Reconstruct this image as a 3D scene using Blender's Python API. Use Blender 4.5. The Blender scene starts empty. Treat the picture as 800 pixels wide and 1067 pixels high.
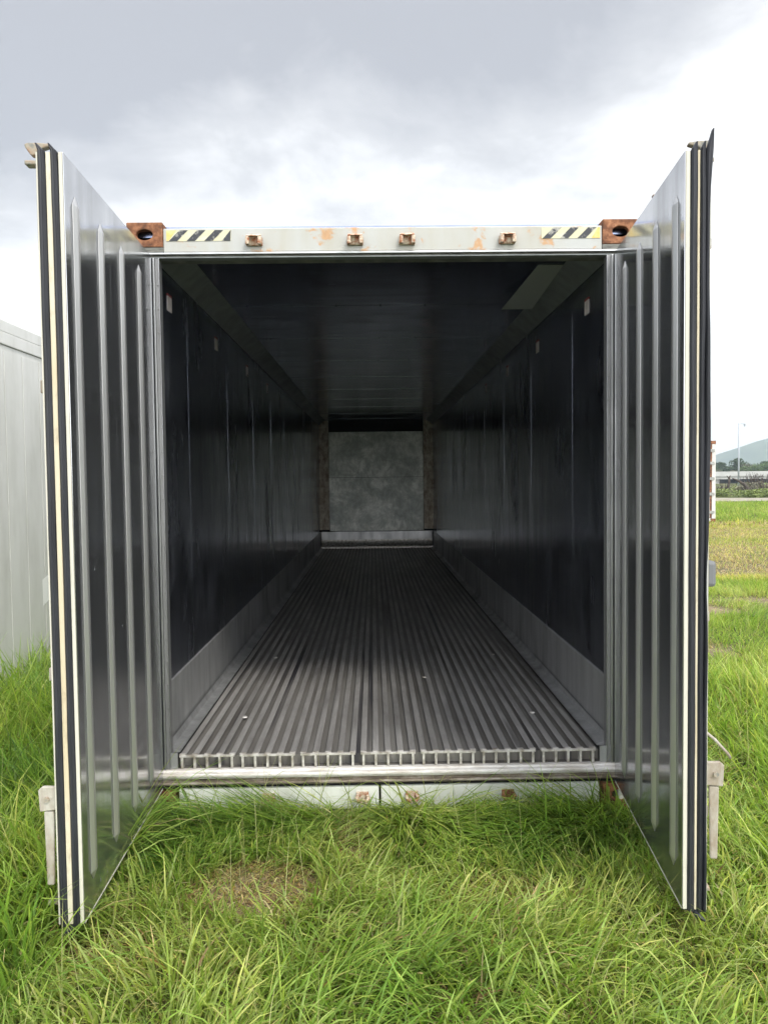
import bpy, math, random
import numpy as np
from mathutils import Vector, Matrix
random.seed(7); rng = np.random.default_rng(11)
S = bpy.context.scene
COL = S.collection

# ------------------------------------------------------------------ camera
cam_d = bpy.data.cameras.new("camera"); cam = bpy.data.objects.new("camera", cam_d); COL.objects.link(cam)
CAM = Vector((-0.065, -3.770, 1.646)); yaw, pitch, roll = 0.0137, -0.042, -0.0119
fwd = Vector((math.sin(yaw)*math.cos(pitch), math.cos(yaw)*math.cos(pitch), math.sin(pitch)))
rgt = Vector((math.cos(yaw), -math.sin(yaw), 0)); up = rgt.cross(fwd)
r2 = rgt*math.cos(roll)+up*math.sin(roll); u2 = -rgt*math.sin(roll)+up*math.cos(roll)
M = Matrix((( r2.x, u2.x, -fwd.x), (r2.y, u2.y, -fwd.y), (r2.z, u2.z, -fwd.z))).to_4x4()
M.translation = CAM; cam.matrix_world = M
cam_d.sensor_fit = 'HORIZONTAL'; cam_d.sensor_width = 36; cam_d.lens = 36*801.5/800
cam_d.clip_start = 0.05; cam_d.clip_end = 9000
S.camera = cam

# ------------------------------------------------------------------ sky, sun, exposure
SUN_EL, SUN_AZ = math.radians(52), math.radians(150)      # azimuth clockwise from +Y: behind the camera, to the right
w = bpy.data.worlds.new("World"); S.world = w; w.use_nodes = True
wn, wl = w.node_tree.nodes, w.node_tree.links; wn.clear()
def N(nodes, t, **kw):
    n = nodes.new(t)
    for k, v in kw.items(): setattr(n, k, v)
    return n
out = N(wn, 'ShaderNodeOutputWorld'); bg = N(wn, 'ShaderNodeBackground'); bg.inputs[1].default_value = 0.10
wl.new(bg.outputs[0], out.inputs[0])
sky = N(wn, 'ShaderNodeTexSky', sky_type='NISHITA', sun_disc=False, sun_elevation=SUN_EL, sun_rotation=SUN_AZ)
tc = N(wn, 'ShaderNodeTexCoord'); sep = N(wn, 'ShaderNodeSeparateXYZ'); wl.new(tc.outputs['Generated'], sep.inputs[0])
def MT(nodes, links, op, a, b=None, c=None, clamp=False):
    n = nodes.new('ShaderNodeMath'); n.operation = op; n.use_clamp = clamp
    for i, v in enumerate((a, b, c)):
        if v is None: continue
        if isinstance(v, (int, float)): n.inputs[i].default_value = v
        else: links.new(v, n.inputs[i])
    return n.outputs[0]
def W(op, a, b=None, c=None, clamp=False): return MT(wn, wl, op, a, b, c, clamp)
zc = W('ADD', W('MAXIMUM', sep.outputs[2], 0.0), 0.22)
cmb = N(wn, 'ShaderNodeCombineXYZ'); wl.new(W('DIVIDE', sep.outputs[0], zc), cmb.inputs[0]); wl.new(W('DIVIDE', sep.outputs[1], zc), cmb.inputs[1])
def wnoise(scale, detail, off, rough=.55):
    mp = N(wn, 'ShaderNodeMapping'); mp.inputs['Location'].default_value = off; wl.new(cmb.outputs[0], mp.inputs[0])
    n = N(wn, 'ShaderNodeTexNoise'); n.inputs['Scale'].default_value = scale; n.inputs['Detail'].default_value = detail; n.inputs['Roughness'].default_value = rough
    n.inputs['Distortion'].default_value = .35
    wl.new(mp.outputs[0], n.inputs['Vector']); return n.outputs['Fac']
n1 = wnoise(1.25, 6, (3.1, 1.7, 0)); n2 = wnoise(3.3, 7, (9.3, 4.0, 2.0), .62)
el = sep.outputs[2]
# grey cloud deck overhead in front, breaking to bright cloud low down and to the right
t = W('ADD', W('MULTIPLY', W('SUBTRACT', n1, 0.5), 2.4), W('MULTIPLY', W('SUBTRACT', n2, 0.5), 1.1))
t = W('ADD', t, W('MULTIPLY', W('SUBTRACT', 0.385, el), 3.7))
t = W('ADD', t, W('MULTIPLY', sep.outputs[0], 0.80))
t = W('ADD', t, 0.42, clamp=True)
mr = N(wn, 'ShaderNodeValToRGB'); wl.new(t, mr.inputs[0])
cr = mr.color_ramp; cr.elements[0].position = 0.0; cr.elements[0].color = (.305, .312, .338, 1)
cr.elements[1].position = 1.0; cr.elements[1].color = (.78, .78, .785, 1)
e = cr.elements.new(.45); e.color = (.45, .455, .47, 1)
# overcast is brightest overhead; unseen sky above and behind camera boosted to light scene
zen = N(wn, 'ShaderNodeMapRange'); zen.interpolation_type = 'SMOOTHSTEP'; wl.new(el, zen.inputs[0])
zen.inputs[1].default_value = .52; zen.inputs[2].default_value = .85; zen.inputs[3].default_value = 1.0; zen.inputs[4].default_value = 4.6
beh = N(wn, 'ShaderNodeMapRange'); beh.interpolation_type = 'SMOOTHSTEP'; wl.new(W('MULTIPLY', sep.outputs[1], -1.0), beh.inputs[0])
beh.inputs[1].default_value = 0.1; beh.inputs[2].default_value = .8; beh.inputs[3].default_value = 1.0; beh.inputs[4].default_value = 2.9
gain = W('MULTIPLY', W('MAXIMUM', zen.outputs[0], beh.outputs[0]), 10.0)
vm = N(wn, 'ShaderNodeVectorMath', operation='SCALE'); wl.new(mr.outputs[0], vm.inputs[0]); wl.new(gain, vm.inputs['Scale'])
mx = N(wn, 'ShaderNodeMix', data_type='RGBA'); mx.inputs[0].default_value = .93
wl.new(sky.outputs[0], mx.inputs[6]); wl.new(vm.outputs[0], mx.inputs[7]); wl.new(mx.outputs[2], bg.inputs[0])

sl = bpy.data.lights.new("sun", 'SUN'); so = bpy.data.objects.new("sun", sl); COL.objects.link(so)
sl.energy = 1.5; sl.angle = math.radians(14); sl.color = (1, .96, .9)
sd = Vector((math.sin(SUN_AZ)*math.cos(SUN_EL), math.cos(SUN_AZ)*math.cos(SUN_EL), math.sin(SUN_EL)))
so.rotation_euler = sd.to_track_quat('Z', 'Y').to_euler()

S.view_settings.view_transform = 'Standard'; S.view_settings.look = 'None'
S.view_settings.exposure = 0.9; S.view_settings.gamma = 1; S.view_settings.use_curve_mapping = False
S.render.engine = 'CYCLES'
S.cycles.max_bounces = 14; S.cycles.glossy_bounces = 10; S.cycles.diffuse_bounces = 5; S.cycles.transmission_bounces = 5
S.cycles.transparent_max_bounces = 6; S.cycles.volume_bounces = 0
S.cycles.caustics_reflective = True; S.cycles.blur_glossy = 0.4; S.cycles.sample_clamp_indirect = 6
S.cycles.use_denoising = True

# ------------------------------------------------------------------ materials
class Mat:
    def __init__(s, name):
        s.m = bpy.data.materials.new(name); s.m.use_nodes = True
        s.n = s.m.node_tree.nodes; s.l = s.m.node_tree.links
        s.b = s.n['Principled BSDF']; s.o = s.n['Material Output']
        s.tc = s.n.new('ShaderNodeTexCoord')
    def noise(s, scale, detail=4, rough=.55, stretch=(1,1,1), off=(0,0,0), dist=0):
        mp = s.n.new('ShaderNodeMapping'); mp.inputs['Scale'].default_value = stretch; mp.inputs['Location'].default_value = off
        s.l.new(s.tc.outputs['Object'], mp.inputs[0])
        n = s.n.new('ShaderNodeTexNoise'); n.inputs['Scale'].default_value = scale; n.inputs['Detail'].default_value = detail
        n.inputs['Roughness'].default_value = rough; n.inputs['Distortion'].default_value = dist
        s.l.new(mp.outputs[0], n.inputs['Vector']); return n.outputs['Fac']
    def ramp(s, fac, stops):
        r = s.n.new('ShaderNodeValToRGB'); s.l.new(fac, r.inputs[0]); cr = r.color_ramp
        for i, (p, c) in enumerate(stops):
            el = cr.elements[i] if i < 2 else cr.elements.new(p)
            el.position = p; el.color = (*c, 1) if len(c) == 3 else c
        return r.outputs[0]
    def rng(s, fac, a, b, c, d):
        r = s.n.new('ShaderNodeMapRange'); s.l.new(fac, r.inputs[0])
        for i, v in enumerate((a, b, c, d)): r.inputs[i+1].default_value = v
        return r.outputs[0]
    def mix(s, fac, a, b):
        m = s.n.new('ShaderNodeMix'); m.data_type = 'RGBA'
        for i, v in ((0, fac), (6, a), (7, b)):
            if isinstance(v, tuple): m.inputs[i].default_value = (*v, 1)
            elif isinstance(v, (int, float)): m.inputs[i].default_value = v
            else: s.l.new(v, m.inputs[i])
        return m.outputs[2]
    def math(s, *a, **k): return MT(s.n, s.l, *a, **k)
    def set(s, **kw):
        for k, v in kw.items():
            i = s.b.inputs[{'col':'Base Color','rough':'Roughness','metal':'Metallic','spec':'Specular IOR Level','normal':'Normal','alpha':'Alpha'}[k]]
            if isinstance(v, tuple): i.default_value = (*v, 1)
            elif isinstance(v, (int, float)): i.default_value = v
            else: s.l.new(v, i)
        return s
    def bump(s, h, strength=.3, dist=.002):
        b = s.n.new('ShaderNodeBump'); b.inputs['Strength'].default_value = strength; b.inputs['Distance'].default_value = dist
        s.l.new(h, b.inputs['Height']); s.l.new(b.outputs[0], s.b.inputs['Normal']); return s

def steel(name, base, lo, hi, dirt=(.05,.047,.042), dirt_amt=.35, stretch=(1,1,.12), metal=1.0, wav=.25):
    m = Mat(name)
    a = m.noise(9, 6, .62, stretch); b = m.noise(2.2, 5, .6, (1,1,.5), (4,2,1)); c = m.noise(60, 3, .6, stretch, (1,7,3))
    f = m.rng(b, .48, .75, 0, dirt_amt)
    base2 = tuple(x*.72 for x in base)
    colr = m.mix(m.rng(a, .35, .7, 0, 1), base, base2)
    m.set(col=m.mix(f, colr, dirt), metal=metal, rough=m.math('ADD', m.rng(a, .3, .75, lo, hi), m.math('MULTIPLY', f, .35)))
    h = m.math('ADD', m.math('MULTIPLY', m.noise(1.6, 2, .5, (1,1,.35), (3,3,3)), 6.0), m.math('MULTIPLY', c, .25))
    m.bump(h, wav, .003)
    return m
mDoorIn = steel('brushed_door_steel', (.52,.53,.55), .09, .20, dirt_amt=.3, stretch=(1,1,.06), metal=.90, wav=.08)
sp = mDoorIn.noise(38, 3, .6, (1,1,.6), (3,8,1)); sc = mDoorIn.noise(70, 4, .7, (1,1,.02), (6,1,5))
mDoorIn.set(metal=mDoorIn.math('SUBTRACT', mDoorIn.math('SUBTRACT', .92, mDoorIn.rng(sp, .68, .74, 0, .35)), mDoorIn.rng(sc, .60, .72, 0, .22)))
mRib = steel('rib_steel', (.56,.56,.55), .34, .46, dirt_amt=.15, metal=.8, wav=.08)
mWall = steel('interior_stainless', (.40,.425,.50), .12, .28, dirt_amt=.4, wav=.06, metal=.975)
wa_ = mWall.noise(2.6, 7, .7, (1,1,.7), (5,9,1), .5); wb_ = mWall.noise(5, 6, .7, (3,3,.35), (1,9,4))
mWall.set(metal=mWall.math('ADD', mWall.rng(wa_, .42, .66, 1.0, .91), mWall.rng(wb_, .5, .75, 0, -.10)))
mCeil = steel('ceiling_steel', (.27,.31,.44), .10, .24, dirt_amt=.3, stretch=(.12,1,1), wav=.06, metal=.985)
mKick = steel('kick_plate_aluminium', (.52,.525,.52), .34, .52, dirt_amt=.5, stretch=(1,1,.12), metal=.7, wav=.1)
mCove = steel('cove_aluminium', (.28,.30,.30), .42, .6, dirt_amt=.3, metal=.5, wav=.1)
mFrame = steel('galvanised_frame', (.55,.56,.56), .30, .5, dirt_amt=.3)
mJamb = steel('jamb_steel', (.30,.30,.30), .35, .55, dirt_amt=.4, metal=.6)
mFloor = Mat('worn_floor_aluminium')
a = mFloor.noise(1.4, 6, .65, (6,1,1)); b = mFloor.noise(14, 5, .6, (4,.5,1), (3,1,1)); c = mFloor.noise(.9, 3, .6, (8,.25,1), (7,7,7))
fc = mFloor.mix(mFloor.rng(a, .35, .68, 0, 1), (.46,.445,.42), (.25,.24,.225))
fc = mFloor.mix(mFloor.rng(c, .62, .70, 0, .55), fc, (.055,.05,.045))
mFloor.set(col=fc, metal=.5, rough=mFloor.rng(b, .3, .7, .38, .62)).bump(b, .35, .002)
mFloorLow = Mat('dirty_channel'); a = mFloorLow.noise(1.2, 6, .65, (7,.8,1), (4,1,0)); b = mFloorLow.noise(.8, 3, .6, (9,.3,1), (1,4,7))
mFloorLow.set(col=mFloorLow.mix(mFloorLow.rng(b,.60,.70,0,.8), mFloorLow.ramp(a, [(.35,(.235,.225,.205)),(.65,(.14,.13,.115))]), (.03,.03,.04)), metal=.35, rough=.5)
mGroove = Mat('dirty_floor_groove').set(col=(.10,.092,.082), rough=.8)
mComb = Mat('cut_aluminium_edge'); a = mComb.noise(25, 5)
mComb.set(col=mComb.mix(mComb.rng(a, .4, .65, 0, 1), (.62,.60,.56), (.30,.27,.22)), metal=.45, rough=.5)
def painted(name, col, rust=(.23,.085,.03), rs=.60, grime=(.42,.40,.33), scale=3, stretch=(1,1,1), rough=.45, soft=.06):
    m = Mat(name)
    a = m.noise(scale, 7, .68, stretch, (2,5,1), .3); g = m.noise(5, 5, .6, (1,1,.25), (8,1,2)); f = m.noise(45, 4, .6)
    cc = m.mix(m.rng(g, .42, .72, 0, .55), col, grime)
    cc = m.mix(m.rng(a, rs, rs+soft, 0, .9), cc, m.mix(f, rust, tuple(x*1.9 for x in rust)))
    m.set(col=cc, rough=m.rng(a, .4, .7, rough, .75)); m.bump(m.math('ADD', a, m.math('MULTIPLY', f, .2)), .25, .003)
    return m
mHeader = painted('header_paint', (.44,.45,.43), rs=.565, scale=6, stretch=(1,1,1.2), grime=(.36,.32,.22), rust=(.33,.19,.09))
mSillW = painted('sill_paint', (.70,.72,.66), rs=.68, grime=(.36,.37,.28), scale=5)
mOuter = painted('outer_white_paint', (.62,.63,.60), rs=.74)
mRust = Mat('rusty_casting'); a = mRust.noise(18, 7, .7); b = mRust.noise(80, 3, .6, (1,1,1), (1,2,3))
mRust.set(col=mRust.ramp(a, [(.36,(.055,.024,.014)),(.66,(.42,.20,.10)),(.5,(.20,.080,.036))]), rough=.85).bump(mRust.math('ADD', a, b), .7, .004)
mKeeper = Mat('flaking_keeper'); a = mKeeper.noise(40, 6, .7)
mKeeper.set(col=mKeeper.ramp(a, [(.42,(.60,.52,.40)),(.60,(.30,.11,.045))]), rough=.8).bump(a, .5, .003)
mLip = Mat('dark_header_seal'); a = mLip.noise(12, 5, .7, (1,1,5))
mLip.set(col=mLip.ramp(a, [(.4,(.075,.075,.065)),(.65,(.20,.20,.17))]), rough=.55)
mSillA = Mat('weathered_sill_aluminium'); a = mSillA.noise(5, 7, .7, (1.5,8,8)); b = mSillA.noise(40, 4, .6, (.5,2,2))
mSillA.set(col=mSillA.mix(mSillA.rng(b,.4,.7,0,.5), mSillA.ramp(a, [(.34,(.42,.39,.34)),(.50,(.20,.165,.12)),(.62,(.06,.045,.03))]), (.22,.18,.14)), metal=.25, rough=.55).bump(a, .4, .003)
mSillTop = Mat('scuffed_sill_aluminium'); a = mSillTop.noise(4, 7, .7, (1.5,6,6)); b = mSillTop.noise(30, 5, .7, (.6,2,2))
mSillTop.set(col=mSillTop.mix(mSillTop.rng(b,.5,.75,0,.5), mSillTop.ramp(a, [(.35,(.72,.71,.68)),(.68,(.42,.38,.32))]), (.26,.21,.15)), metal=.12, rough=.6).bump(a, .4, .003)
mRub = Mat('black_rubber'); a = mRub.noise(30, 4, .6, (1,1,.1))
mRub.set(col=mRub.ramp(a, [(.3,(.010,.011,.015)),(.8,(.032,.034,.042))]), rough=.55)
mCream = Mat('cream_edge_plastic'); a = mCream.noise(3, 6, .65, (1,1,.35)); g = mCream.noise(50, 4, .6, (1,1,.3))
mCream.set(col=mCream.mix(mCream.rng(g, .55, .75, 0, .45), mCream.ramp(a, [(.35,(.70,.66,.52)),(.7,(.56,.47,.30))]), (.25,.18,.11)), rough=.5)
mCreamW = Mat('pale_edge_plastic'); g = mCreamW.noise(40, 4, .6, (1,1,.3))
mCreamW.set(col=mCreamW.mix(mCreamW.rng(g, .58, .8, 0, .4), (.60,.58,.49), (.30,.26,.19)), rough=.5)
mGalv = Mat('galvanised_rod'); a = mGalv.noise(20, 5, .6)
mGalv.set(col=mGalv.ramp(a, [(.3,(.45,.46,.44)),(.7,(.22,.22,.20))]), metal=.5, rough=.5)
mCast = Mat('weathered_cam'); a = mCast.noise(30, 5, .7)
mCast.set(col=mCast.ramp(a, [(.35,(.18,.185,.17)),(.5,(.34,.30,.23)),(.68,(.30,.17,.10))]), rough=.7)
mPlateW = Mat('weathered_handle_paint'); a = mPlateW.noise(9, 6, .7, (1,1,.4)); b = mPlateW.noise(60, 3)
mPlateW.set(col=mPlateW.mix(mPlateW.rng(b,.5,.7,0,.3), mPlateW.ramp(a, [(.36,(.46,.44,.38)),(.54,(.30,.25,.19)),(.66,(.11,.09,.07))]), (.25,.22,.18)), rough=.7).bump(a, .3, .003)
mPad = Mat('grey_rubber_pad').set(col=(.16,.165,.17), rough=.6)
mSticker = Mat('faded_sticker'); a = mSticker.noise(30, 3); mSticker.set(col=mSticker.ramp(a, [(.3,(.62,.56,.54)),(.7,(.45,.40,.38))]), rough=.7)
mRed = Mat('red_line').set(col=(.22,.02,.02), rough=.6)
mPatch = Mat('grey_patch_plate').set(col=(.34,.35,.34), metal=.2, rough=.55)
mEnd = Mat('worn_end_panel'); a = mEnd.noise(3.2, 7, .72, (1,1,1), (2,3,9), .4); b = mEnd.noise(16, 5, .7, (1,1,.5))
mEnd.set(col=mEnd.mix(mEnd.rng(b,.45,.7,0,.5), mEnd.ramp(a, [(.38,(.30,.32,.29)),(.62,(.66,.68,.62)),(.50,(.42,.44,.40))]), (.22,.22,.18)), metal=.3, rough=.5)
mBar = Mat('rusty_batten'); a = mBar.noise(12, 6, .7, (1,1,.5)); mBar.set(col=mBar.ramp(a, [(.38,(.85,.80,.66)),(.62,(.38,.28,.18))]), rough=.7)
mBlackGap = Mat('dark_gap').set(col=(.01,.01,.011), rough=.9)

# ------------------------------------------------------------------ mesh helpers
class MB:
    def __init__(s): s.v = []; s.f = []
    def box(s, x0, x1, y0, y1, z0, z1, T=None):
        i = len(s.v)
        for z in (z0, z1):
            for (x, y) in ((x0,y0),(x1,y0),(x1,y1),(x0,y1)): s.v.append(T(x,y,z) if T else (x,y,z))
        s.f += [(i,i+3,i+2,i+1),(i+4,i+5,i+6,i+7),(i,i+1,i+5,i+4),(i+1,i+2,i+6,i+5),(i+2,i+3,i+7,i+6),(i+3,i,i+4,i+7)]
        return s
    def prism(s, poly, a0, a1, axis, T=None):
        """poly of (p,q); axis 'x': (a,p,q)  'y': (p,a,q)  'z': (p,q,a)"""
        i = len(s.v); n = len(poly)
        for a in (a0, a1):
            for p, q in poly:
                c = {'x':(a,p,q),'y':(p,a,q),'z':(p,q,a)}[axis]; s.v.append(T(*c) if T else c)
        s.f.append(tuple(i+k for k in range(n))[::-1]); s.f.append(tuple(i+n+k for k in range(n)))
        for k in range(n): s.f.append((i+k, i+(k+1)%n, i+n+(k+1)%n, i+n+k))
        return s
    def cyl(s, p0, p1, r, n=12, r1=None, T=None):
        p0, p1 = Vector(p0), Vector(p1); d = (p1-p0).normalized(); a = d.orthogonal().normalized(); b = d.cross(a); i = len(s.v)
        if r1 is None: r1 = r
        for p, rr in ((p0, r), (p1, r1)):
            for k in range(n):
                q = p + (a*math.cos(2*math.pi*k/n)+b*math.sin(2*math.pi*k/n))*rr; s.v.append(T(*q) if T else tuple(q))
        s.f.append(tuple(i+k for k in range(n))[::-1]); s.f.append(tuple(i+n+k for k in range(n)))
        for k in range(n): s.f.append((i+k, i+(k+1)%n, i+n+(k+1)%n, i+n+k))
        return s
    def tube(s, pts, radii, n=10, T=None):
        pts = [Vector(p) for p in pts]; i = len(s.v); m = len(pts)
        for k, p in enumerate(pts):
            d = (pts[min(k+1,m-1)]-pts[max(k-1,0)]).normalized(); a = d.cross(Vector((.3,.9,.2))).normalized(); b = d.cross(a)
            for j in range(n):
                q = p+(a*math.cos(2*math.pi*j/n)+b*math.sin(2*math.pi*j/n))*radii[k]; s.v.append(T(*q) if T else tuple(q))
        for k in range(m-1):
            for j in range(n): s.f.append((i+k*n+j, i+k*n+(j+1)%n, i+(k+1)*n+(j+1)%n, i+(k+1)*n+j))
        s.f.append(tuple(i+j for j in range(n))[::-1]); s.f.append(tuple(i+(m-1)*n+j for j in range(n)))
        return s
    def build(s, name, mat, parent=None, bevel=0, smooth=False, extra=None, fix=True):
        me = bpy.data.meshes.new(name); me.from_pydata(s.v, [], s.f)
        if fix:
            import bmesh
            bm = bmesh.new(); bm.from_mesh(me); bmesh.ops.recalc_face_normals(bm, faces=bm.faces[:]); bm.to_mesh(me); bm.free()
        me.materials.append(mat.m if isinstance(mat, Mat) else mat)
        if smooth:
            for p in me.polygons: p.use_smooth = True
        o = bpy.data.objects.new(name, me); COL.objects.link(o)
        if parent: o.parent = parent
        if bevel:
            bv = o.modifiers.new('bevel', 'BEVEL'); bv.width = bevel; bv.segments = 2; bv.limit_method = 'ANGLE'; bv.angle_limit = math.radians(35)
        return o
def tag(o, label=None, cat=None, group=None, kind=None):
    for k, v in (('label', label), ('category', cat), ('group', group), ('kind', kind)):
        if v: o[k] = v
    return o
def empty(name, loc=(0,0,0), rz=0):
    o = bpy.data.objects.new(name, None); COL.objects.link(o); o.location = loc; o.rotation_euler.z = rz; o.empty_display_size = .3; return o
def copy_tree(o, parent=None):
    c = o.copy(); COL.objects.link(c)
    if parent: c.parent = parent
    for ch in list(o.children): copy_tree(ch, c)
    return c

# ------------------------------------------------------------------ ground
def vnoise(x, y, scale, seed=0):
    x = np.asarray(x)/scale; y = np.asarray(y)/scale
    xi = np.floor(x).astype(np.int64); yi = np.floor(y).astype(np.int64); fx = x-xi; fy = y-yi
    fx = fx*fx*(3-2*fx); fy = fy*fy*(3-2*fy)
    def h(a, b):
        n = (a*374761393 + b*668265263 + seed*1442695041) & 0xffffffff
        n = ((n ^ (n >> 13))*1274126177) & 0xffffffff
        return ((n ^ (n >> 16)) & 0xffff)/65535.0
    return (h(xi,yi)*(1-fx)+h(xi+1,yi)*fx)*(1-fy)+(h(xi,yi+1)*(1-fx)+h(xi+1,yi+1)*fx)*fy
def gz(x, y):
    x = np.asarray(x, float); y = np.asarray(y, float)
    near = np.clip((np.abs(y+1)-3)/12, 0, 1)
    z = (vnoise(x, y, 3.1, 5)-.5)*.03 + (vnoise(x, y, 12, 6)-.5)*.22*near
    far = np.clip((y-42)/25, 0, 1)
    return z + far*(vnoise(x, y, 9, 8)-.3)*.5 + np.clip((y-300)/900, 0, 1)*0
xs = np.concatenate([-np.geomspace(3000, 60, 26), np.linspace(-56, -4, 53), np.linspace(-3.88, 9, 107), np.linspace(10, 56, 47), np.geomspace(60, 3000, 26)])
ys = np.concatenate([-np.geomspace(2500, 16, 20), np.linspace(-14, -3, 12), np.linspace(-2.88, 8, 89), np.linspace(8.6, 70, 93), np.geomspace(73, 5200, 40)])
X, Y = np.meshgrid(xs, ys); Z = gz(X, Y)
vs = np.stack([X.ravel(), Y.ravel(), Z.ravel()], 1); nx, ny = len(xs), len(ys)
idx = np.arange(nx*ny).reshape(ny, nx); fs = np.stack([idx[:-1,:-1].ravel(), idx[:-1,1:].ravel(), idx[1:,1:].ravel(), idx[1:,:-1].ravel()], 1)
me = bpy.data.meshes.new('ground'); me.from_pydata(vs.tolist(), [], fs.tolist())
for p in me.polygons: p.use_smooth = True
ground = bpy.data.objects.new('ground', me); COL.objects.link(ground); tag(ground, kind='structure')
mG = Mat('meadow_soil'); a = mG.noise(.35, 6, .6); b = mG.noise(7, 6, .7, (1,1,1), (3,3,3)); c = mG.noise(.05, 4, .5, (1,1,1), (5,1,0))
g1 = mG.ramp(b, [(.3,(.035,.045,.016)),(.55,(.075,.10,.028)),(.75,(.13,.12,.055))])
g2 = mG.ramp(b, [(.3,(.075,.065,.025)),(.7,(.24,.19,.09))])
gc = mG.mix(mG.rng(a, .45, .62, 0, .8), g1, g2)
gc = mG.mix(mG.rng(c, .5, .7, 0, .5), gc, (.05,.085,.022))
ba = mG.n.new('ShaderNodeAttribute'); ba.attribute_name = 'Bare'
g3 = mG.ramp(b, [(.3,(.10,.075,.045)),(.7,(.34,.27,.17))])
gc = mG.mix(ba.outputs['Fac'], gc, g3)
mG.set(col=gc, rough=.95, spec=.15).bump(b, .8, .03); me.materials.append(mG.m)

# zones of the field by distance from the camera (straw, green and dirt bands)
def zone(x, y):
    d = y+3.77 + (vnoise(x, y, 1.3, 21)-.5)*1.0 + (x-.5*(y+3.77))*.15
    straw = np.clip((d-11.3)/1.5, 0, 1)*np.clip((29-d)/3, 0, 1)
    dirt = np.clip((1-np.abs(d-9.5)/.55)*1.6, 0, 1)*np.clip((vnoise(x, y, .45, 4)-.25)*3, 0, 1)+np.clip((1-np.abs(d-7.3)/.6)*1.6, 0, 1)*np.clip((vnoise(x, y, .5, 3)-.3)*3, 0, 1)
    dirt = dirt*(x > 1.5)
    nz = (vnoise(x, y, .12, 71)-.5)*.5
    px, py = x+.55, y+.74       # trampled brown patch before the sill
    patch = np.clip((1.15+nz-np.sqrt((px/.27)**2+(py/.22)**2))*2.2, 0, 1)
    px, py = x+.14, y+.36
    patch = np.maximum(patch, .65*np.clip((1.1+nz-np.sqrt((px/.17)**2+(py/.20)**2))*2, 0, 1))
    px, py = x+1.02, y+1.18
    patch = np.maximum(patch, .6*np.clip((1.1+nz-np.sqrt((px/.16)**2+(py/.14)**2))*2, 0, 1))
    px, py = x-.45, y+.85
    patch = np.maximum(patch, .4*np.clip((1.1+nz-np.sqrt((px/.30)**2+(py/.14)**2))*2, 0, 1))
    return straw, np.clip(dirt, 0, 1), patch

st_, di_, pa_ = zone(vs[:,0], vs[:,1])
da = me.attributes.new('Bare', 'FLOAT', 'POINT'); da.data.foreach_set('value', np.clip(np.maximum(di_, pa_*.8)+.55*st_, 0, 1).astype(np.float32))

# ------------------------------------------------------------------ grass
mGr = Mat('grass_blades')
at = mGr.n.new('ShaderNodeAttribute'); at.attribute_name = 'Col'
mGr.set(col=at.outputs['Color'], rough=.48, spec=.4)
tr = mGr.n.new('ShaderNodeBsdfTranslucent'); br = mGr.n.new('ShaderNodeVectorMath'); br.operation = 'MULTIPLY'; br.inputs[1].default_value = (1.5,1.55,.9)
mGr.l.new(at.outputs['Color'], br.inputs[0]); mGr.l.new(br.outputs[0], tr.inputs[0])
ms = mGr.n.new('ShaderNodeMixShader'); ms.inputs[0].default_value = .42
mGr.l.new(mGr.b.outputs[0], ms.inputs[1]); mGr.l.new(tr.outputs[0], ms.inputs[2]); mGr.l.new(ms.outputs[0], mGr.o.inputs[0])

# door slabs, in plan: hinge point, free-end point (inner face)
DL = (Vector((-1.118,-.025)), Vector((-1.0716,-1.1866))); DR = (Vector((1.118,-.025)), Vector((.9932,-1.1685))); DTH = .084
def in_door(P, z):
    bad = np.zeros(P.shape[:-1], bool)
    for (h, f), sgn in ((DL, -1), (DR, 1)):
        d = np.array(f-h); L = np.linalg.norm(d); d = d/L; nrm = np.array([-d[1], d[0]]); 
        if nrm[0]*sgn < 0: nrm = -nrm
        q = P-np.array(h); u = q@d; wq = q@nrm
        bad |= (u > -.05) & (u < L+.012) & (wq > -.006) & (wq < DTH+.02) & (z > .125)
    return bad
def blades(x, y, length, width, lean, bend, phi, col, tipcol, nseg=5, lift=None):
    n = len(x); t = np.linspace(0, 1, nseg)
    th = lean[:,None]+bend[:,None]*t[None]**1.3
    dl = (length/(nseg-1))[:,None]
    hor = np.concatenate([np.zeros((n,1)), np.cumsum(np.sin(th[:,:-1])*dl, 1)], 1)
    ver = np.concatenate([np.zeros((n,1)), np.cumsum(np.cos(th[:,:-1])*dl, 1)], 1)
    cx = x[:,None]+hor*np.cos(phi)[:,None]; cy = y[:,None]+hor*np.sin(phi)[:,None]
    z0 = gz(x, y)-.01+(0 if lift is None else lift); cz = np.maximum(z0[:,None]+ver, z0[:,None]+.012)
    P = np.stack([cx, cy], -1)
    bad = in_door(P, cz).any(1)
    inc = ((np.abs(cx) < 1.225) & (cy > -.022) & (cz > .0) & (cy < 13.4)).any(1)
    neigh = ((cx < -2.83) & (cx > -5.4) & (cy > -1.0) & (cy < 11.6)).any(1)
    ok = ~(bad | inc | neigh)
    wa = phi+np.pi/2+(rng.random(n)-.5)*1.6
    wt = width[:,None]*np.array([.75, 1, .95, .7, .12] if nseg == 5 else np.linspace(1, .15, nseg))[None]*.5
    wx = np.cos(wa)[:,None]*wt; wy = np.sin(wa)[:,None]*wt
    Lp = np.stack([cx-wx, cy-wy, cz], -1); Rp = np.stack([cx+wx, cy+wy, cz+wt*.25], -1)
    V = np.stack([Lp, Rp], 2)[ok]                       # n,nseg,2,3
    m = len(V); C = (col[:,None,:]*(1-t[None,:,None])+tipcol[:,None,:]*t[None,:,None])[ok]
    C = np.repeat(C[:,:,None,:], 2, 2)
    return V.reshape(-1, 3), C.reshape(-1, 3), m, nseg
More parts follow.
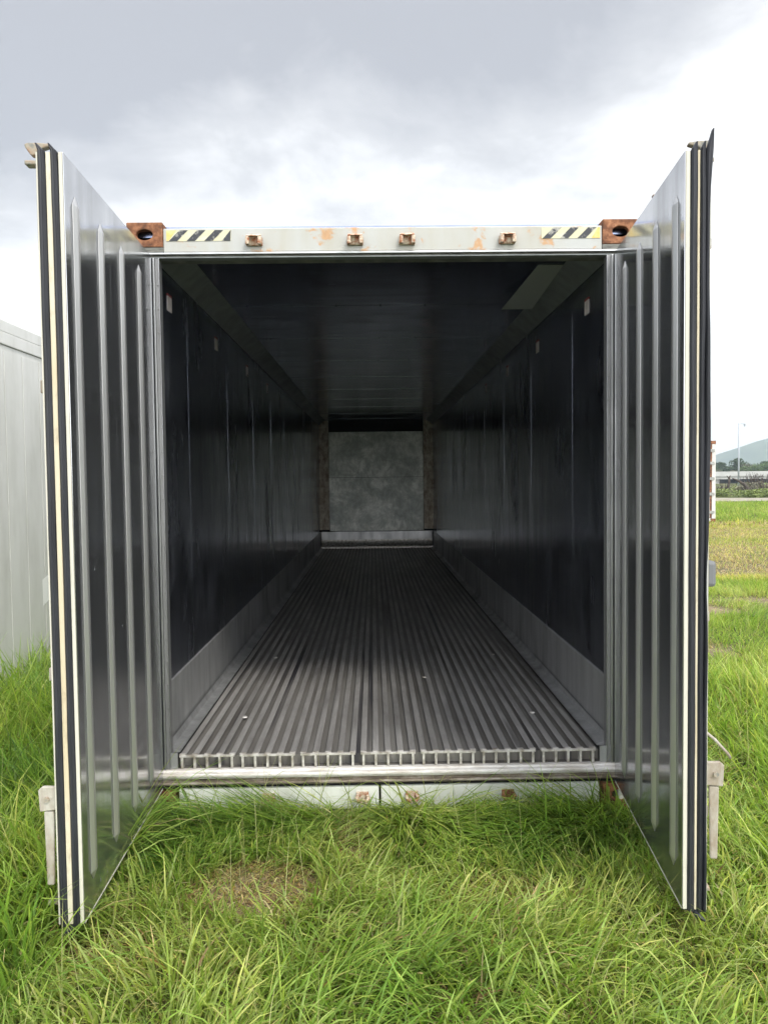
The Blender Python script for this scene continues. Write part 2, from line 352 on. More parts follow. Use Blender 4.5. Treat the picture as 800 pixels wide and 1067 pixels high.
def grass_object(name, parts, label, cat=None):
    Vs, Cs, Fs = [], [], []; off = 0
    for V, C, m, ns in parts:
        base = off+np.arange(m)[:,None]*(ns*2)+(np.arange(ns-1)*2)[None]
        F = np.stack([base, base+1, base+3, base+2], -1).reshape(-1, 4)
        Vs.append(V); Cs.append(C); Fs.append(F); off += len(V)
    V = np.concatenate(Vs); C = np.concatenate(Cs); F = np.concatenate(Fs)
    me = bpy.data.meshes.new(name); me.vertices.add(len(V)); me.vertices.foreach_set('co', V.astype(np.float32).ravel())
    me.loops.add(F.size); me.loops.foreach_set('vertex_index', F.astype(np.int32).ravel())
    me.polygons.add(len(F)); me.polygons.foreach_set('loop_start', np.arange(0, F.size, 4, dtype=np.int32))
    me.polygons.foreach_set('use_smooth', np.ones(len(F), bool))
    me.update(calc_edges=True)
    ca = me.color_attributes.new('Col', 'FLOAT_COLOR', 'POINT'); ca.data.foreach_set('color', np.concatenate([C, np.ones((len(C),1))], 1).astype(np.float32).ravel())
    me.materials.append(mGr.m); o = bpy.data.objects.new(name, me); COL.objects.link(o)
    tag(o, label, cat, kind='stuff'); return o
PAL = 1.12*np.array([[.105,.20,.034],[.165,.275,.048],[.235,.335,.070],[.055,.125,.030],[.33,.40,.125],[.180,.285,.048]])
STRAW = np.array([[.48,.43,.20],[.32,.27,.12],[.50,.45,.24],[.22,.15,.075]])
def field(n, xr, yr, L, Wd, phi=None, lay=0, lay_h=.1, tall=1.0, upright=.5, strawy=.06, nseg=5, seed=0, deep=False, dens=None):
    x = rng.uniform(*xr, n); y = rng.uniform(*yr, n)
    # clumping
    cl = vnoise(x, y, .11, 31+seed); cl2 = vnoise(x, y, .45, 41+seed)
    keep = rng.random(n) < np.clip(.30+1.1*cl, 0, 1)
    st, di, pa = zone(x, y)
    keep &= rng.random(n) > di*.80
    keep &= rng.random(n) > pa*.55
    if dens is not None: keep &= rng.random(n) < dens(x, y)
    x, y, cl, cl2, st, di, pa = (q[keep] for q in (x, y, cl, cl2, st, di, pa)); n = len(x)
    # shared flow direction per clump
    ph = np.pi*(.55+.9*vnoise(x, y, .55, 51+seed)) + vnoise(x, y, .13, 52+seed)*2.6 + rng.normal(0, .9, n)
    if phi is not None: ph = phi(x, y)+rng.normal(0, .42, n)+(vnoise(x, y, .16, 52+seed)-.5)*1.5
    length = L*tall*(.45+.9*rng.random(n))*(.65+.7*cl2)*(1-.55*pa)*(1-.6*di)
    length = length*np.where((np.abs(x) < 1.2) & (y > -.30) & (y < .1) & (not lay), .62, 1.0)
    lean = np.clip(np.abs(rng.normal(.25, .22, n)), 0, 1.1)+(1-upright)*vnoise(x, y, .35, 53+seed)*.8
    bend = rng.gamma(2.2, .42, n)*(1.4-upright)
    width = Wd*(.55+.9*rng.random(n))
    hue = np.clip(vnoise(x, y, .7, 61+seed)*.7+rng.random(n)*.55-.1, 0, .999)
    if deep: order = [3,0,1,5,2,4]
    else: order = [3,0,1,5,2,4]; hue = np.clip(hue+.22, 0, .999)
    pal = PAL[order]; k = hue*(len(pal)-1); i0 = k.astype(int); fr = (k-i0)[:,None]
    col = pal[i0]*(1-fr)+pal[np.minimum(i0+1, len(pal)-1)]*fr
    ps = np.clip(strawy+.62*st*(.5+.9*vnoise(x, y, 2.2, 88))+.75*pa+.5*di, 0, .95)
    isS = rng.random(n) < ps; sc = STRAW[rng.integers(0, len(STRAW), n)]
    col = np.where(isS[:,None], sc, col)
    col = np.where((~isS & (st > .3))[:,None], col*np.array([1.35,1.15,1.1]), col)
    col = np.where((isS & (st > .3))[:,None], col*np.array([1.15,1.12,1.35]), col)
    length = np.where(isS, length*.75, length); bend = np.where(isS, bend+.5, bend)
    col = col*(.62+.76*rng.random(n))[:,None]
    tip = np.where((rng.random(n) < .33)[:,None], col*np.array([1.7,1.35,1.5]), col*1.12)  # sunlit tip highlights put into the blade colour
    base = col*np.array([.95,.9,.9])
    lift = None
    if lay: lean = np.clip(rng.normal(lay, .22, n), .5, 1.5); bend = rng.gamma(2, .22, n); lift = lay_h*rng.random(n)**1.3
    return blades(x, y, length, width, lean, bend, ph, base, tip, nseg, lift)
G = []
# carpet right in front of the camera and around the doors
G.append(field(50000, (-2.1, 2.1), (-2.1, .0), .165, .0068, upright=.42, strawy=.09, seed=0))
G.append(field(60000, (-2.1, 2.1), (-2.1, .0), .075, .0045, upright=.2, strawy=.36, seed=2))
# long lodged grass growing along the sill: combed to the left on the left, falling forward on the right
def sill_l(x, y): return np.exp(-((y+.20)/.15)**2)*(x < -.22)*.9+np.exp(-((y+.35)/.2)**2)*(x < -.75)*.6
def sill_r(x, y): return np.exp(-((y+.22)/.16)**2)*(x > -.02)*(.5+.5*vnoise(x, y, .4, 77))
G.append(field(22000, (-1.3, -.2), (-.7, -.02), .34, .0070, phi=lambda x, y: np.full(len(x), 3.5), lay=1.3, lay_h=.035, upright=.0, strawy=.02, seed=4, deep=True, dens=sill_l))
G.append(field(26000, (-.05, 1.15), (-.6, -.02), .33, .0070, phi=lambda x, y: 4.5+.5*np.sin(x*5), lay=1.22, lay_h=.045, upright=.0, strawy=.02, seed=7, deep=True, dens=sill_r))
G.append(field(260, (-1.1, 1.1), (-.12, -.03), .42, .0045, upright=.45, strawy=.10, seed=5))
# dead thatch in the trampled patches
def thatch(x, y): return (zone(x, y)[2] > .25).astype(float)
G.append(field(60000, (-1.4, .9), (-1.5, -.1), .07, .0032, lay=1.35, lay_h=.02, strawy=.9, seed=21, dens=thatch))
# tall grass outside the doors
G.append(field(56000, (-2.85, -1.17), (-1.6, 4.5), .37, .0075, upright=.4, strawy=.05, seed=6, deep=True))
G.append(field(5000, (-2.82, -2.4), (.5, 6), .50, .0075, upright=.5, strawy=.05, seed=6, deep=True))
G.append(field(50000, (1.2, 4.2), (-1.9, 2.2), .23, .0075, upright=.4, strawy=.16, seed=8))
G.append(field(2600, (-2.6, 2.8), (-2.1, -.85), .27, .0065, upright=.3, strawy=.14, seed=9))
# pale stalks with seed heads
def stalks(n, xr, yr, L):
    x = rng.uniform(*xr, n); y = rng.uniform(*yr, n); col = np.tile([.30,.30,.13], (n,1))*(.7+.6*rng.random(n))[:,None]
    return blades(x, y, L*(.6+.6*rng.random(n)), np.full(n, .0022), np.abs(rng.normal(.15,.2,n)), rng.gamma(2,.3,n), rng.random(n)*6.28, col, col*1.5)
G.append(stalks(500, (-2.0, 2.2), (-2.0, -.1), .34)); G.append(stalks(600, (-2.8, -1.2), (-1, 4), .5)); G.append(stalks(700, (1.2, 4.2), (-1.5, 4), .42))
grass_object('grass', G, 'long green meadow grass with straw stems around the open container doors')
# field running away to the right, and the strip between the two containers
F = []
wedge = lambda x, y: ((x > .30*(y+3.77)) & (x < .72*(y+3.77)+1)).astype(float)
F.append(field(150000, (2.2, 9.5), (1.5, 8.5), .115, .008, upright=.5, strawy=.10, nseg=4, seed=12, dens=wedge))
F.append(field(150000, (4.2, 17), (8, 22), .11, .010, upright=.5, strawy=.12, nseg=4, seed=14, dens=wedge))
F.append(field(70000, (9, 32), (21, 42), .20, .03, upright=.6, strawy=.08, nseg=3, seed=16, dens=wedge))
F.append(field(14000, (-2.85, -1.25), (4, 11), .34, .010, upright=.6, strawy=.06, nseg=4, seed=18))
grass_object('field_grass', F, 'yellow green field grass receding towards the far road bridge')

# ------------------------------------------------------------------ main container
box = empty('shipping_container', (0, 0, 0))
tag(box, 'open refrigerated shipping container with both rear doors swung wide on long grass', 'container')
WI, ZF, ZC, LB = 1.127, .286, 2.824, 11.55
# side walls: inner lining, with seams; outer skin 45 mm out
for sgn in (-1, 1):
    m = MB(); X0, X1 = sorted((sgn*WI, sgn*1.215)); m.box(X0, X1, .05, LB+.3, .16, 2.84); s = m; k = 0; y = .72 if sgn < 0 else .82
    while y < LB:
        a0, a1 = sorted((sgn*(WI-.0003), sgn*(WI+.001))); s.box(a0, a1, y-.004, y+.004, .63, 2.735); y += 1.2; k += 1
    m.build('side_wall', mWall, box)
    o = MB(); a0, a1 = sorted((sgn*1.2155, sgn*1.219)); o.box(a0, a1, .18, 12.0, .16, 2.84)
    y = .5
    while y < 11.8:
        a0, a1 = sorted((sgn*1.2195, sgn*1.226)); o.box(a0, a1, y, y+.06, .2, 2.80); y += .3
    o.build('outer_skin', mOuter, box)
    # kick plate with chamfered top
    P = [(sgn*WI, ZF+.004), (sgn*(WI-.008), ZF+.004), (sgn*(WI-.008), .617), (sgn*WI, .622)]
    MB().prism([(p[0], p[1]) for p in P], .06, LB, 'y').build('kick_plate', mKick, box)
    # floor-edge curb angle
    P = [(sgn*(WI-.019), ZF+.001), (sgn*(WI-.075), ZF+.001), (sgn*(WI-.075), ZF+.012), (sgn*(WI-.03), ZF+.02), (sgn*(WI-.019), ZF+.05)]
    MB().prism(P, .06, LB, 'y').box(*sorted((sgn*1.135, sgn*1.052)), .008, .0195, .2225, .300).build('floor_edge_angle', mKick, box)
    # sloping cove between wall and ceiling
    P = [(sgn*WI, 2.745), (sgn*(WI-.004), 2.735), (sgn*(WI-.115), ZC-.004), (sgn*(WI-.125), ZC), (sgn*WI, ZC)]
    MB().prism(P, .05, LB, 'y').build('ceiling_cove', mCove, box)
# ceiling
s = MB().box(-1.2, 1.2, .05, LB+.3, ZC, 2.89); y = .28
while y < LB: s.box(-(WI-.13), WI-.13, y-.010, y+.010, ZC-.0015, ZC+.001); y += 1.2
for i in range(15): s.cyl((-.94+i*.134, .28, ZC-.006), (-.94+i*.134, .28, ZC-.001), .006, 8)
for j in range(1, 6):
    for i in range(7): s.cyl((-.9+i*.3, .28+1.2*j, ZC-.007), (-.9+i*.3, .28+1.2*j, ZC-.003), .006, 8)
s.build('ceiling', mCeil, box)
cp = MB(); cp.v = [(.86,.52,ZC-.004),(1.0,.52,ZC-.004),(1.0,1.36,ZC-.060),(.80,1.36,ZC-.060),(.86,.52,ZC-.002),(1.0,.52,ZC-.002),(1.0,1.36,ZC-.056),(.80,1.36,ZC-.056)]
cp.f = [(0,1,2,3),(7,6,5,4),(0,4,5,1),(1,5,6,2),(2,6,7,3),(3,7,4,0)]; cp.build('ceiling_patch', mPatch, box)
# outer roof skin
MB().box(-1.21, 1.21, .17, 12.05, 2.8905, 2.894).build('roof_skin', mOuter, box)
# T-bar floor
MB().box(-1.12, 1.12, .02, LB, .19, .2215).build('floor_base', mGroove, box)
MB().box(-1.05, 1.055, .05, LB, .2217, .270).build('floor_channel', mFloorLow, box)
m = MB()
for c in range(7):
    for k in range(5):
        xx = -1.03+.3*c+.0617*k
        P = [(xx-.004,.2215),(xx+.004,.2215),(xx+.004,.281),(xx+.0145,.281),(xx+.016,.2835),(xx+.014,ZF),(xx+.006,ZF+.001),(xx-.006,ZF+.001),(xx-.014,ZF),(xx-.016,.2835),(xx-.0145,.281),(xx-.004,.281)]
        m.prism(P, .022, LB, 'y')
m.build('floor_rails', mFloor, box)
for c in range(7):
    m = MB(); x0 = -1.03+.3*c
    for k in range(5):
        xx = x0+.0617*k; m.box(xx-.006, xx+.006, .005, .021, .2225, .2785)
    m.box(x0-.013, x0+.2600, .004, .0215, .279, ZF+.003)
    for k in range(5): m.box(x0+.0617*k-.015, x0+.0617*k+.015, .010, .03, ZF+.0035, ZF+.007)
    m.build('floor_comb', mComb, box, bevel=.0012)
for (xx, yy) in ((-.82,.62),(.84,.62),(-.83,2.1),(.84,2.1),(.27,1.45),(-.84,4.2),(.84,4.2)):
    MB().cyl((xx,yy,ZF+.001),(xx,yy,ZF+.006),.016,12,.012).build('floor_plug', mComb, box)
# end wall
MB().box(-1.2, 1.2, LB+.02, LB+.5, .19, 2.85).build('end_wall', mBlackGap, box)
MB().box(-.935, .935, LB-.012, LB+.018, 1.70, 2.60).box(-.935, .935, LB-.012, LB+.018, .63, 1.694).build('end_panel', mEnd, box, bevel=.002)
for sgn in (-1, 1):
    a0, a1 = sorted((sgn*.94, sgn*1.1265)); MB().box(a0, a1, LB-.05, LB+.018, .66, ZC-.002).build('end_batten', mBar, box, bevel=.004)
MB().prism([(LB-.02,.292),(LB+.018,.292),(LB+.018,.62),(LB-.03,.62),(LB-.03,.47)], -1.1, 1.1, 'x').build('end_kick_plate', mKick, box)
prof = [(LB-.16+.13*math.sin(a), .33+.13*(1-math.cos(a))) for a in [i*math.pi/2/8 for i in range(9)]]
MB().prism([(LB-.16,.293)]+prof+[(LB-.021,.46),(LB-.021,.293)], -1.1, 1.1, 'x').build('end_cove', mComb, box)
# wall stickers
for sgn, ysl in ((-1, (.34,1.55,2.85,4.1)), (1, (.50,1.78,3.02,4.3))):
    for y in ysl:
        a0, a1 = sorted((sgn*(WI-.004), sgn*(WI-.001)))
        st = MB().box(a0, a1, y-.04, y+.04, 2.545, 2.62).build('wall_sticker', mSticker, box)
        MB().box(*sorted((sgn*(WI-.0045), sgn*(WI-.001))), y-.04, y+.04, 2.622, 2.632).build('red_edge', mRed, st)
for z, h in ((1.98,.03),(1.86,.05),(1.78,.03),(1.70,.06),(1.60,.03),(1.49,.05),(1.40,.03),(1.31,.05),(1.22,.03),(.98,.05)):
    MB().box(WI-.0016, WI-.0008, .155+.006*math.sin(z*40), .168+.006*math.sin(z*40), z, z+h).build('wall_slot', mBlackGap, box)
# rear frame: posts, header, sill
for sgn in (-1, 1):
    a0, a1 = sorted((sgn*1.141, sgn*1.219)); MB().box(a0, a1, 0, .16, .02, 2.777).build('corner_post', mOuter, box, bevel=.003)
    a0, a1 = sorted((sgn*1.086, sgn*1.1045)); j = MB().box(a0, a1, .004, .06, .222, 2.727)
    z = .3
    while z < 2.7: j.cyl((sgn*1.092, .006, z), (sgn*1.092, .0, z), .0045, 8); z += .115
    j = j.build('door_jamb', mJamb, box, bevel=.0015)
    a0, a1 = sorted((sgn*1.105, sgn*1.1135)); MB().box(a0, a1, -.006, .0035, .222, 2.727).build('jamb_edge_strip', mFrame, j, bevel=.001)
    a0, a1 = sorted((sgn*1.0835, sgn*1.0858)); MB().box(a0, a1, .0, .012, .222, 2.727).build('jamb_inner_lip', mFrame, j)
    a0, a1 = sorted((sgn*1.114, sgn*1.140)); MB().box(a0, a1, .004, .06, .222, 2.727).build('jamb_dark_strip', mRub, j)  # dark strip added to darken the jamb's reflection in the door
hd = MB().box(-1.061, 1.061, 0, .15, 2.752, 2.868).build('door_header', mHeader, box, bevel=.006)
MB().box(-1.14, 1.14, .012, .12, 2.729, 2.7515).box(-1.215, -1.061, -.003, .11, 2.7516, 2.7775).box(1.061, 1.215, -.003, .11, 2.7516, 2.7775).build('header_seal', mLip, box, bevel=.003)
MB().box(-1.13, 1.13, -.006, .0105, 2.742, 2.7515).build('header_drip_rail', mFrame, hd, bevel=.002)
MB().box(-1.12, 1.12, .004, .05, 2.7265, 2.7335).build('header_inner_lip', mCove, box, bevel=.002)
MB().box(-1.10, 1.10, .12, .16, 2.60, 2.64)
# hazard stripes
mYel = Mat('hazard_yellow'); a = mYel.noise(14, 6, .7, (1,1,1.5)); g = mYel.noise(60, 3)
mYel.set(col=mYel.mix(mYel.rng(a, .52, .60, 0, .8), mYel.mix(g, (.62,.60,.36), (.54,.51,.38)), (.55,.54,.46)), rough=.6)
mYelO = Mat('hazard_amber'); a = mYelO.noise(14, 5); mYelO.set(col=mYelO.ramp(a, [(.4,(.70,.47,.08)),(.65,(.62,.56,.33))]), rough=.6)
mBlk = Mat('hazard_black'); a = mBlk.noise(17, 6, .72, (1,1,1), (5,5,1))
mBlk.set(col=mBlk.ramp(a, [(.52,(.035,.038,.045)),(.60,(.40,.39,.34))]), rough=.6)
def stripes(x0, x1, flip):
    zb, zt = 2.806, 2.858; n = 7; wd = (x1-x0)/n*1.0; sh = .052
    pan = MB().box(x0, x1, -.0018, .0005, zb, zt).build('hazard_panel', mYel, hd)
    mb = MB(); am = MB()
    for i in range(4):
        if not flip: a = x0+.012+i*.085
        else: a = x0+.005+i*.085
        def cl(v): return min(max(v, x0+.0005), x1-.0005)
        P = [(cl(a), zb+.0005), (cl(a+.040), zb+.0005), (cl(a+.040+sh), zt-.0005), (cl(a+sh), zt-.0005)]
        mb.prism(P, -.0028, -.0010, 'y')
    mb.build('hazard_stripe', mBlk, hd)
    if not flip: am.prism([(x0+.0005, zb+.0005), (x0+.010, zb+.0005), (x0+.05, zt-.0005), (x0+.0005, zt-.0005)], -.0026, -.0010, 'y')
    else: am.prism([(x1-.042, zb+.0005), (x1-.0005, zb+.0005), (x1-.0005, zt-.0005), (x1-.010, zt-.0005)], -.0029, -.0010, 'y')
    am.build('hazard_corner', mYelO, hd)
stripes(-1.045, -.735, False); stripes(.765, 1.05, True)
# corner castings with oval holes
def ring(cx, cz, w2, h2, n=16): return [(cx+w2*math.cos(2*math.pi*k/n), cz+h2*math.sin(2*math.pi*k/n)) for k in range(n)]
def casting(sgn, z0, y0, sy):
    m = MB(); x0, x1 = (sgn*1.235, sgn*1.062); lo, hi = sorted((x0, x1)); z1 = z0+.118
    # front plate with hole
    def plate(f, a0, a1, b0, b1, w2, h2):
        n = 16; cx, cz = (a0+a1)/2, (b0+b1)/2; i = len(m.v); outer = []
        for k in range(n):
            an = 2*math.pi*k/n; c, s_ = math.cos(an), math.sin(an); q = 1/max(abs(c), abs(s_))
            outer.append((cx+(a1-a0)/2*max(-1, min(1, c*q)), cz+(b1-b0)/2*max(-1, min(1, s_*q))))
        inn = ring(cx, cz, w2, h2)
        for d in (0, .028):
            for p in outer: m.v.append(f(p[0], p[1], d))
            for p in inn: m.v.append(f(p[0], p[1], d))
        for k in range(n):
            k2 = (k+1) % n
            m.f += [(i+k, i+k2, i+n+k2, i+n+k), (i+2*n+k, i+3*n+k, i+3*n+k2, i+2*n+k2), (i+k, i+2*n+k, i+2*n+k2, i+k2), (i+n+k, i+n+k2, i+3*n+k2, i+3*n+k)]
    plate(lambda a, b, d: (a, y0+sy*d, b), lo, hi, z0, z1, .040, .026)
    xo = sgn*1.235
    ya, yb = sorted((y0+sy*.0285, y0+sy*.178)); plate(lambda a, b, d: (xo-sgn*d, a, b), ya, yb, z0, z1, .040, .026)
    top = z0 > 1
    zz = z1 if top else z0; ds = -1 if top else 1
    xl, xh = sorted((sgn*1.2065, sgn*1.062))
    plate(lambda a, b, d: (a, b, zz+ds*d), xl, xh, ya, yb, .030, .045)
    xa, xb = sorted((sgn*1.062, sgn*1.076)); m.box(xa, xb, ya, yb, z0+(0 if top else .0285), z1-(.0285 if top else 0))
    return m.build('corner_casting', mRust, box, bevel=.004)
for sgn in (-1, 1):
    for z0 in (2.778, .0):
        casting(sgn, z0, -.006, 1); casting(sgn, z0, 12.19, -1)
    # front (far) end posts
    a0, a1 = sorted((sgn*1.08, sgn*1.215)); MB().box(a0, a1, 12.03, 12.18, .12, 2.777).build('corner_post', mOuter, box)
MB().box(-1.04, 1.04, 12.03, 12.18, .2, 2.88).build('machinery_end', mOuter, box)
# keepers on header
def keeper(xx, z, s=1, yb=0.0):
    m = MB(); m.box(xx-.040, xx+.040, yb-.016, yb-.0005, z-.018, z+.022)
    m.box(xx-.038, xx-.020, yb-.048, yb-.0165, z-.020, z+.018); m.box(xx+.020, xx+.038, yb-.048, yb-.0165, z-.020, z+.018)
    m.prism([(yb-.050, z+.0185), (yb-.0165, z+.0185), (yb-.0165, z+.034), (yb-.034, z+.030)], xx-.036, xx+.036, 'x')
    return m.build('cam_keeper', mKeeper, box, bevel=.005)
for xx in (-.622, -.137, .113, .597): keeper(xx, 2.797)
# sill: aluminium threshold, steel sill below
m = MB(); m.prism([(.02,.220),(-.010,.219),(-.013,.212),(-.034,.209),(-.038,.204),(-.038,.194),(-.031,.191),(-.031,.184),(.02,.184)], -1.139, 1.139, 'x')
m.build('door_sill', mSillTop, box, bevel=.002)
m = MB(); m.prism([(.02,.1835),(-.018,.1835),(-.018,.168),(-.032,.165),(-.034,.156),(-.024,.152),(-.010,.150),(-.010,.142),(.02,.142)], -1.139, 1.139, 'x')
m.build('sill_drip_channel', mSillA, box, bevel=.002)
MB().box(-1.12, 1.12, .0, .1, .128, .1415).build('sill_gap', mBlackGap, box)
m = MB(); 
for (a0, a1) in ((-1.045, -.055), (-.045, 1.045)): m.box(a0, a1, -.012, .10, .010, .1275)
m.build('rear_sill_beam', mSillW, box, bevel=.008)
for xx in (-.60, -.137, .108, .585):
    kp = MB()
    kp.box(xx-.03, xx+.03, -.028, -.0125, .06, .10)
    kp.tube([(xx-.024,-.03,.088),(xx-.028,-.055,.085),(xx-.018,-.068,.072),(xx-.004,-.06,.062)], [.009,.010,.009,.007], 8)
    kp.tube([(xx+.024,-.03,.088),(xx+.03,-.055,.08),(xx+.018,-.066,.068),(xx+.008,-.05,.072)], [.009,.010,.009,.007], 8)
    kp.build('sill_hook', mRust if xx > .5 else mKeeper, box, bevel=.003)

# ------------------------------------------------------------------ doors
def door(hinge, free, sgn, ribs, left, DTH):
    d = (free-hinge); L = d.length; d.normalize(); n = Vector((-d.y, d.x)); 
    if n.x*sgn < 0: n = -n
    def T(u, w_, z):
        p = hinge+d*u+n*w_; return (p.x, p.y, z)
    ZT, ZB = 2.733, .140; th = DTH
    core = MB().box(.004, L-.012, .0, th-.006, ZB+.004, ZT-.004, T).build('door', mCreamW, box)
    tag(core, 'left door with ribbed steel inner face' if left else 'right door with ribbed steel inner face')
    MB().box(.002, L-.002, -.0035, -.0005, ZB, ZT, T).build('inner_panel', mDoorIn, core, bevel=.0008)
    MB().box(.0, L, th-.005, th, ZB, ZT, T).build('outer_panel', mOuter, core, bevel=.001)
    MB().box(.02, L-.003, -.0045, -.0036, ZB, ZB+.006, T).build('panel_trim', mCreamW, core)
    for us in ribs:
        uc = L-us*L if us < 1 else 0
        uc = L*(1-us); m = MB(); wb, wt_, hh = .027, .009, .017; z0, z1 = ZB+.10, ZT-.105
        b = len(m.v)
        base = [(uc-wb, z0), (uc+wb, z0), (uc+wb, z1), (uc-wb, z1)]
        pts = [(uc-wb,-.0036,z0+.035),(uc+wb,-.0036,z0+.035),(uc+wb,-.0036,z1-.035),(uc-wb,-.0036,z1-.035),(uc,-.0036,z0),(uc,-.0036,z1),
               (uc-wt_,-hh,z0+.045),(uc+wt_,-hh,z0+.045),(uc+wt_,-hh,z1-.045),(uc-wt_,-hh,z1-.045)]
        m.v = [T(*p) for p in pts]
        m.f = [(0,6,9,3),(1,2,8,7),(6,7,8,9),(0,4,6),(4,1,7),(4,7,6),(3,9,5),(9,8,5),(8,2,5),(0,3,5,2,1,4)]
        m.build('door_rib', mRib, core, bevel=.004)
    # edge strips and gaskets on the free edge (thickness direction w), gaskets slightly bulged
    def strip(name, w0, w1, mat, u0, u1, z0=ZB, z1=ZT):
        return MB().box(u0, u1, w0, w1, z0, z1, T).build(name, mat, core, bevel=.0015)
    if left: lay = [('edge_trim',.0,.012,mCreamW),('g',.013,.035,0),('edge_trim',.036,.053,mCream),('g',.054,.0775,0),('edge_trim',.079,.0845,mCreamW)]
    else: lay = [('edge_trim',.0,.014,mCreamW),('g',.015,.037,0),('edge_trim',.038,.046,mCream),('g',.047,.065,0),('g',.0655,.0775,0),('edge_trim',.0780,.0800,mCreamW)]
    gi = 0
    for nm, w0, w1, mat in lay:
        if nm != 'g': strip(nm, w0, w1, mat, L-.0115, L+.001); continue
        gi += 1
        # loft the gasket along z: bulged section, wavy edge, lip flared at the top
        zs = [ZB-.004+i*(ZT-ZB+.008)/40 for i in range(41)]+[ZT+.014, ZT+.026]+([ZT+.045, ZT+.066] if (not left and gi == 3) else [])
        m = MB(); rows = []
        for k, z in enumerate(zs):
            kink = 0
            if not left and gi == 3: kink = .007*math.exp(-((z-1.75)/.35)**2)-.006*math.exp(-((z-1.30)/.12)**2)+.012*math.exp(-((z-2.76)/.14)**2)
            wob = .0010*math.sin(z*7+gi*2)+.0007*math.sin(z*17+gi)
            a, b_ = w0+wob, w1+wob+kink
            bl = .010; tip = max(0, z-ZT)
            if tip > 0:
                f = min(1.08, tip/(.07 if (not left and gi == 3) else .03))
                if left: b2 = b_+.010*f; a2 = b2-(b_-a)*(1-.85*f)
                else: b2 = b_; a2 = b_-(b_-a)*(1-.85*f)
                a, b_ = a2, b2
            rows.append([T(L-.012, a, z), T(L-.002+bl*.5, a, z), T(L+bl, a+(b_-a)*.3, z), T(L+bl*.8, a+(b_-a)*.5, z), T(L+bl, a+(b_-a)*.72, z), T(L-.002+bl*.5, b_, z), T(L-.012, b_, z)])
        for r in rows: m.v += r
        q = 7
        for k in range(len(rows)-1):
            for j in range(q): m.f.append((k*q+j, k*q+(j+1)%q, (k+1)*q+(j+1)%q, (k+1)*q+j))
        m.f.append(tuple(range(q))); m.f.append(tuple((len(rows)-1)*q+j for j in range(q)))
        m.build('rubber_gasket', mRub, core, smooth=False, bevel=.0015)
    # top and bottom edge capping
    MB().box(.01, L-.013, .002, th-.007, ZT-.0035, ZT+.003, T).build('top_seal', mRub, core)
    MB().box(.01, L-.013, .002, th-.007, ZB-.010, ZB+.0035, T).build('bottom_seal', mRub, core)
    tear = MB(); tear.tube([T(L-.03, .04, ZB-.004), T(L+.012, .05, ZB-.018), T(L+.02, .07, ZB-.028)], [.012,.010,.004], 8); tear.build('torn_seal', mRub, core)
    # lock rods on the outside
    for ur in (.11, .60):
        u = L-ur; wr = th+.019
        rod = MB().cyl(T(u, wr, ZB-.01), T(u, wr, ZT+.035), .0125, 14).build('lock_rod', mGalv, core, smooth=False)
        for z in (.45, 1.15, 1.9, 2.45):
            MB().box(u-.035, u+.035, th, th+.005, z-.03, z+.03, T).box(u-.020, u+.020, th+.005, th+.0335, z-.018, z+.018, T).build('rod_bracket', mPlateW, rod, bevel=.004)
        # winged cam on the rod's top, and its mirror at the foot
        for zt, dz in ((ZT+.040, 1), (ZB-.012, -1)):
            c = MB()
            co = .036 if left else .004
            P = [(wr+co+.016, zt+dz*.014), (wr+co+.020, zt+dz*.026), (wr+co+.006, zt+dz*.031), (wr+co-.030, zt+dz*.031), (wr+co-.066, zt+dz*.028), (wr+co-.066, zt+dz*.020), (wr+co-.030, zt+dz*.008), (wr+co-.016, zt-dz*.012), (wr+co-.002, zt-dz*.012)]
            if dz > 0 or ur > .5:
                c.prism(P, u-.014, u+.014, 'x', T)
            c.box(u-.02, u+.02, wr-.012, wr+co+.018, min(zt-dz*.03, zt-dz*.045), max(zt-dz*.03, zt-dz*.045), T)
            if c.v: c.build('locking_cam', mCast, rod, bevel=.004)
    # handle hub plate and hanging handle near the free edge (projects beyond the face)
    zt = .612 if left else .655
    hb = MB().prism([(th+.004,zt-.082),(th+.060,zt-.086),(th+.064,zt-.012),(th+.050,zt),(th+.006,zt-.002)], L-.035, L-.018, 'x', T).build('handle_hub', mPlateW, core, bevel=.003)
    MB().cyl(T(L-.0175, th+.034, zt-.042), T(L-.010, th+.034, zt-.042), .009, 12).build('hub_bolt', mCast, hb)
    MB().prism([(th+.014,zt-.087),(th+.048,zt-.087),(th+.044,zt-.345),(th+.020,zt-.345)], L-.036, L-.022, 'x', T).build('door_handle', mPlateW, core, bevel=.004)
    # thin rod guide visible at the top of the outer face, hinges
    MB().box(L-.05, L-.02, th, th+.009, 2.42, 2.70, T).build('guide_rail', mGalv, core, bevel=.002)
    for z in (.5, 1.1, 1.75, 2.4): MB().box(-.01, .18, th, th+.012, z-.045, z+.045, T).cyl(T(-.012, th-.01, z-.06), T(-.012, th-.01, z+.06), .014, 10).build('hinge', mGalv, core, bevel=.002)
    for z in (1.97, 1.0): MB().box(L-.06, L-.015, th, th+(.014 if left else .007), z-.022, z+.022, T).build('door_clip', mPlateW, core, bevel=.003)
    if not left:
        MB().box(L-.09, L-.03, th+.001, th+.038, 1.262, 1.352, T).build('bumper_pad', mPad, core, bevel=.012)
        m = MB(); m.tube([T(L-.02, th+.0, .76), T(L-.02, th+.03, .735), T(L-.02, th+.075, .685), T(L-.025, th+.085, .668)], [.005]*4, 8); m.build('hold_back_hook', mPlateW, core, smooth=True)
    return core
door(DL[0], DL[1], -1, (.085,.322,.558,.795), True, .084)
door(DR[0], DR[1], 1, (.088,.320,.555,.798), False, .0795)

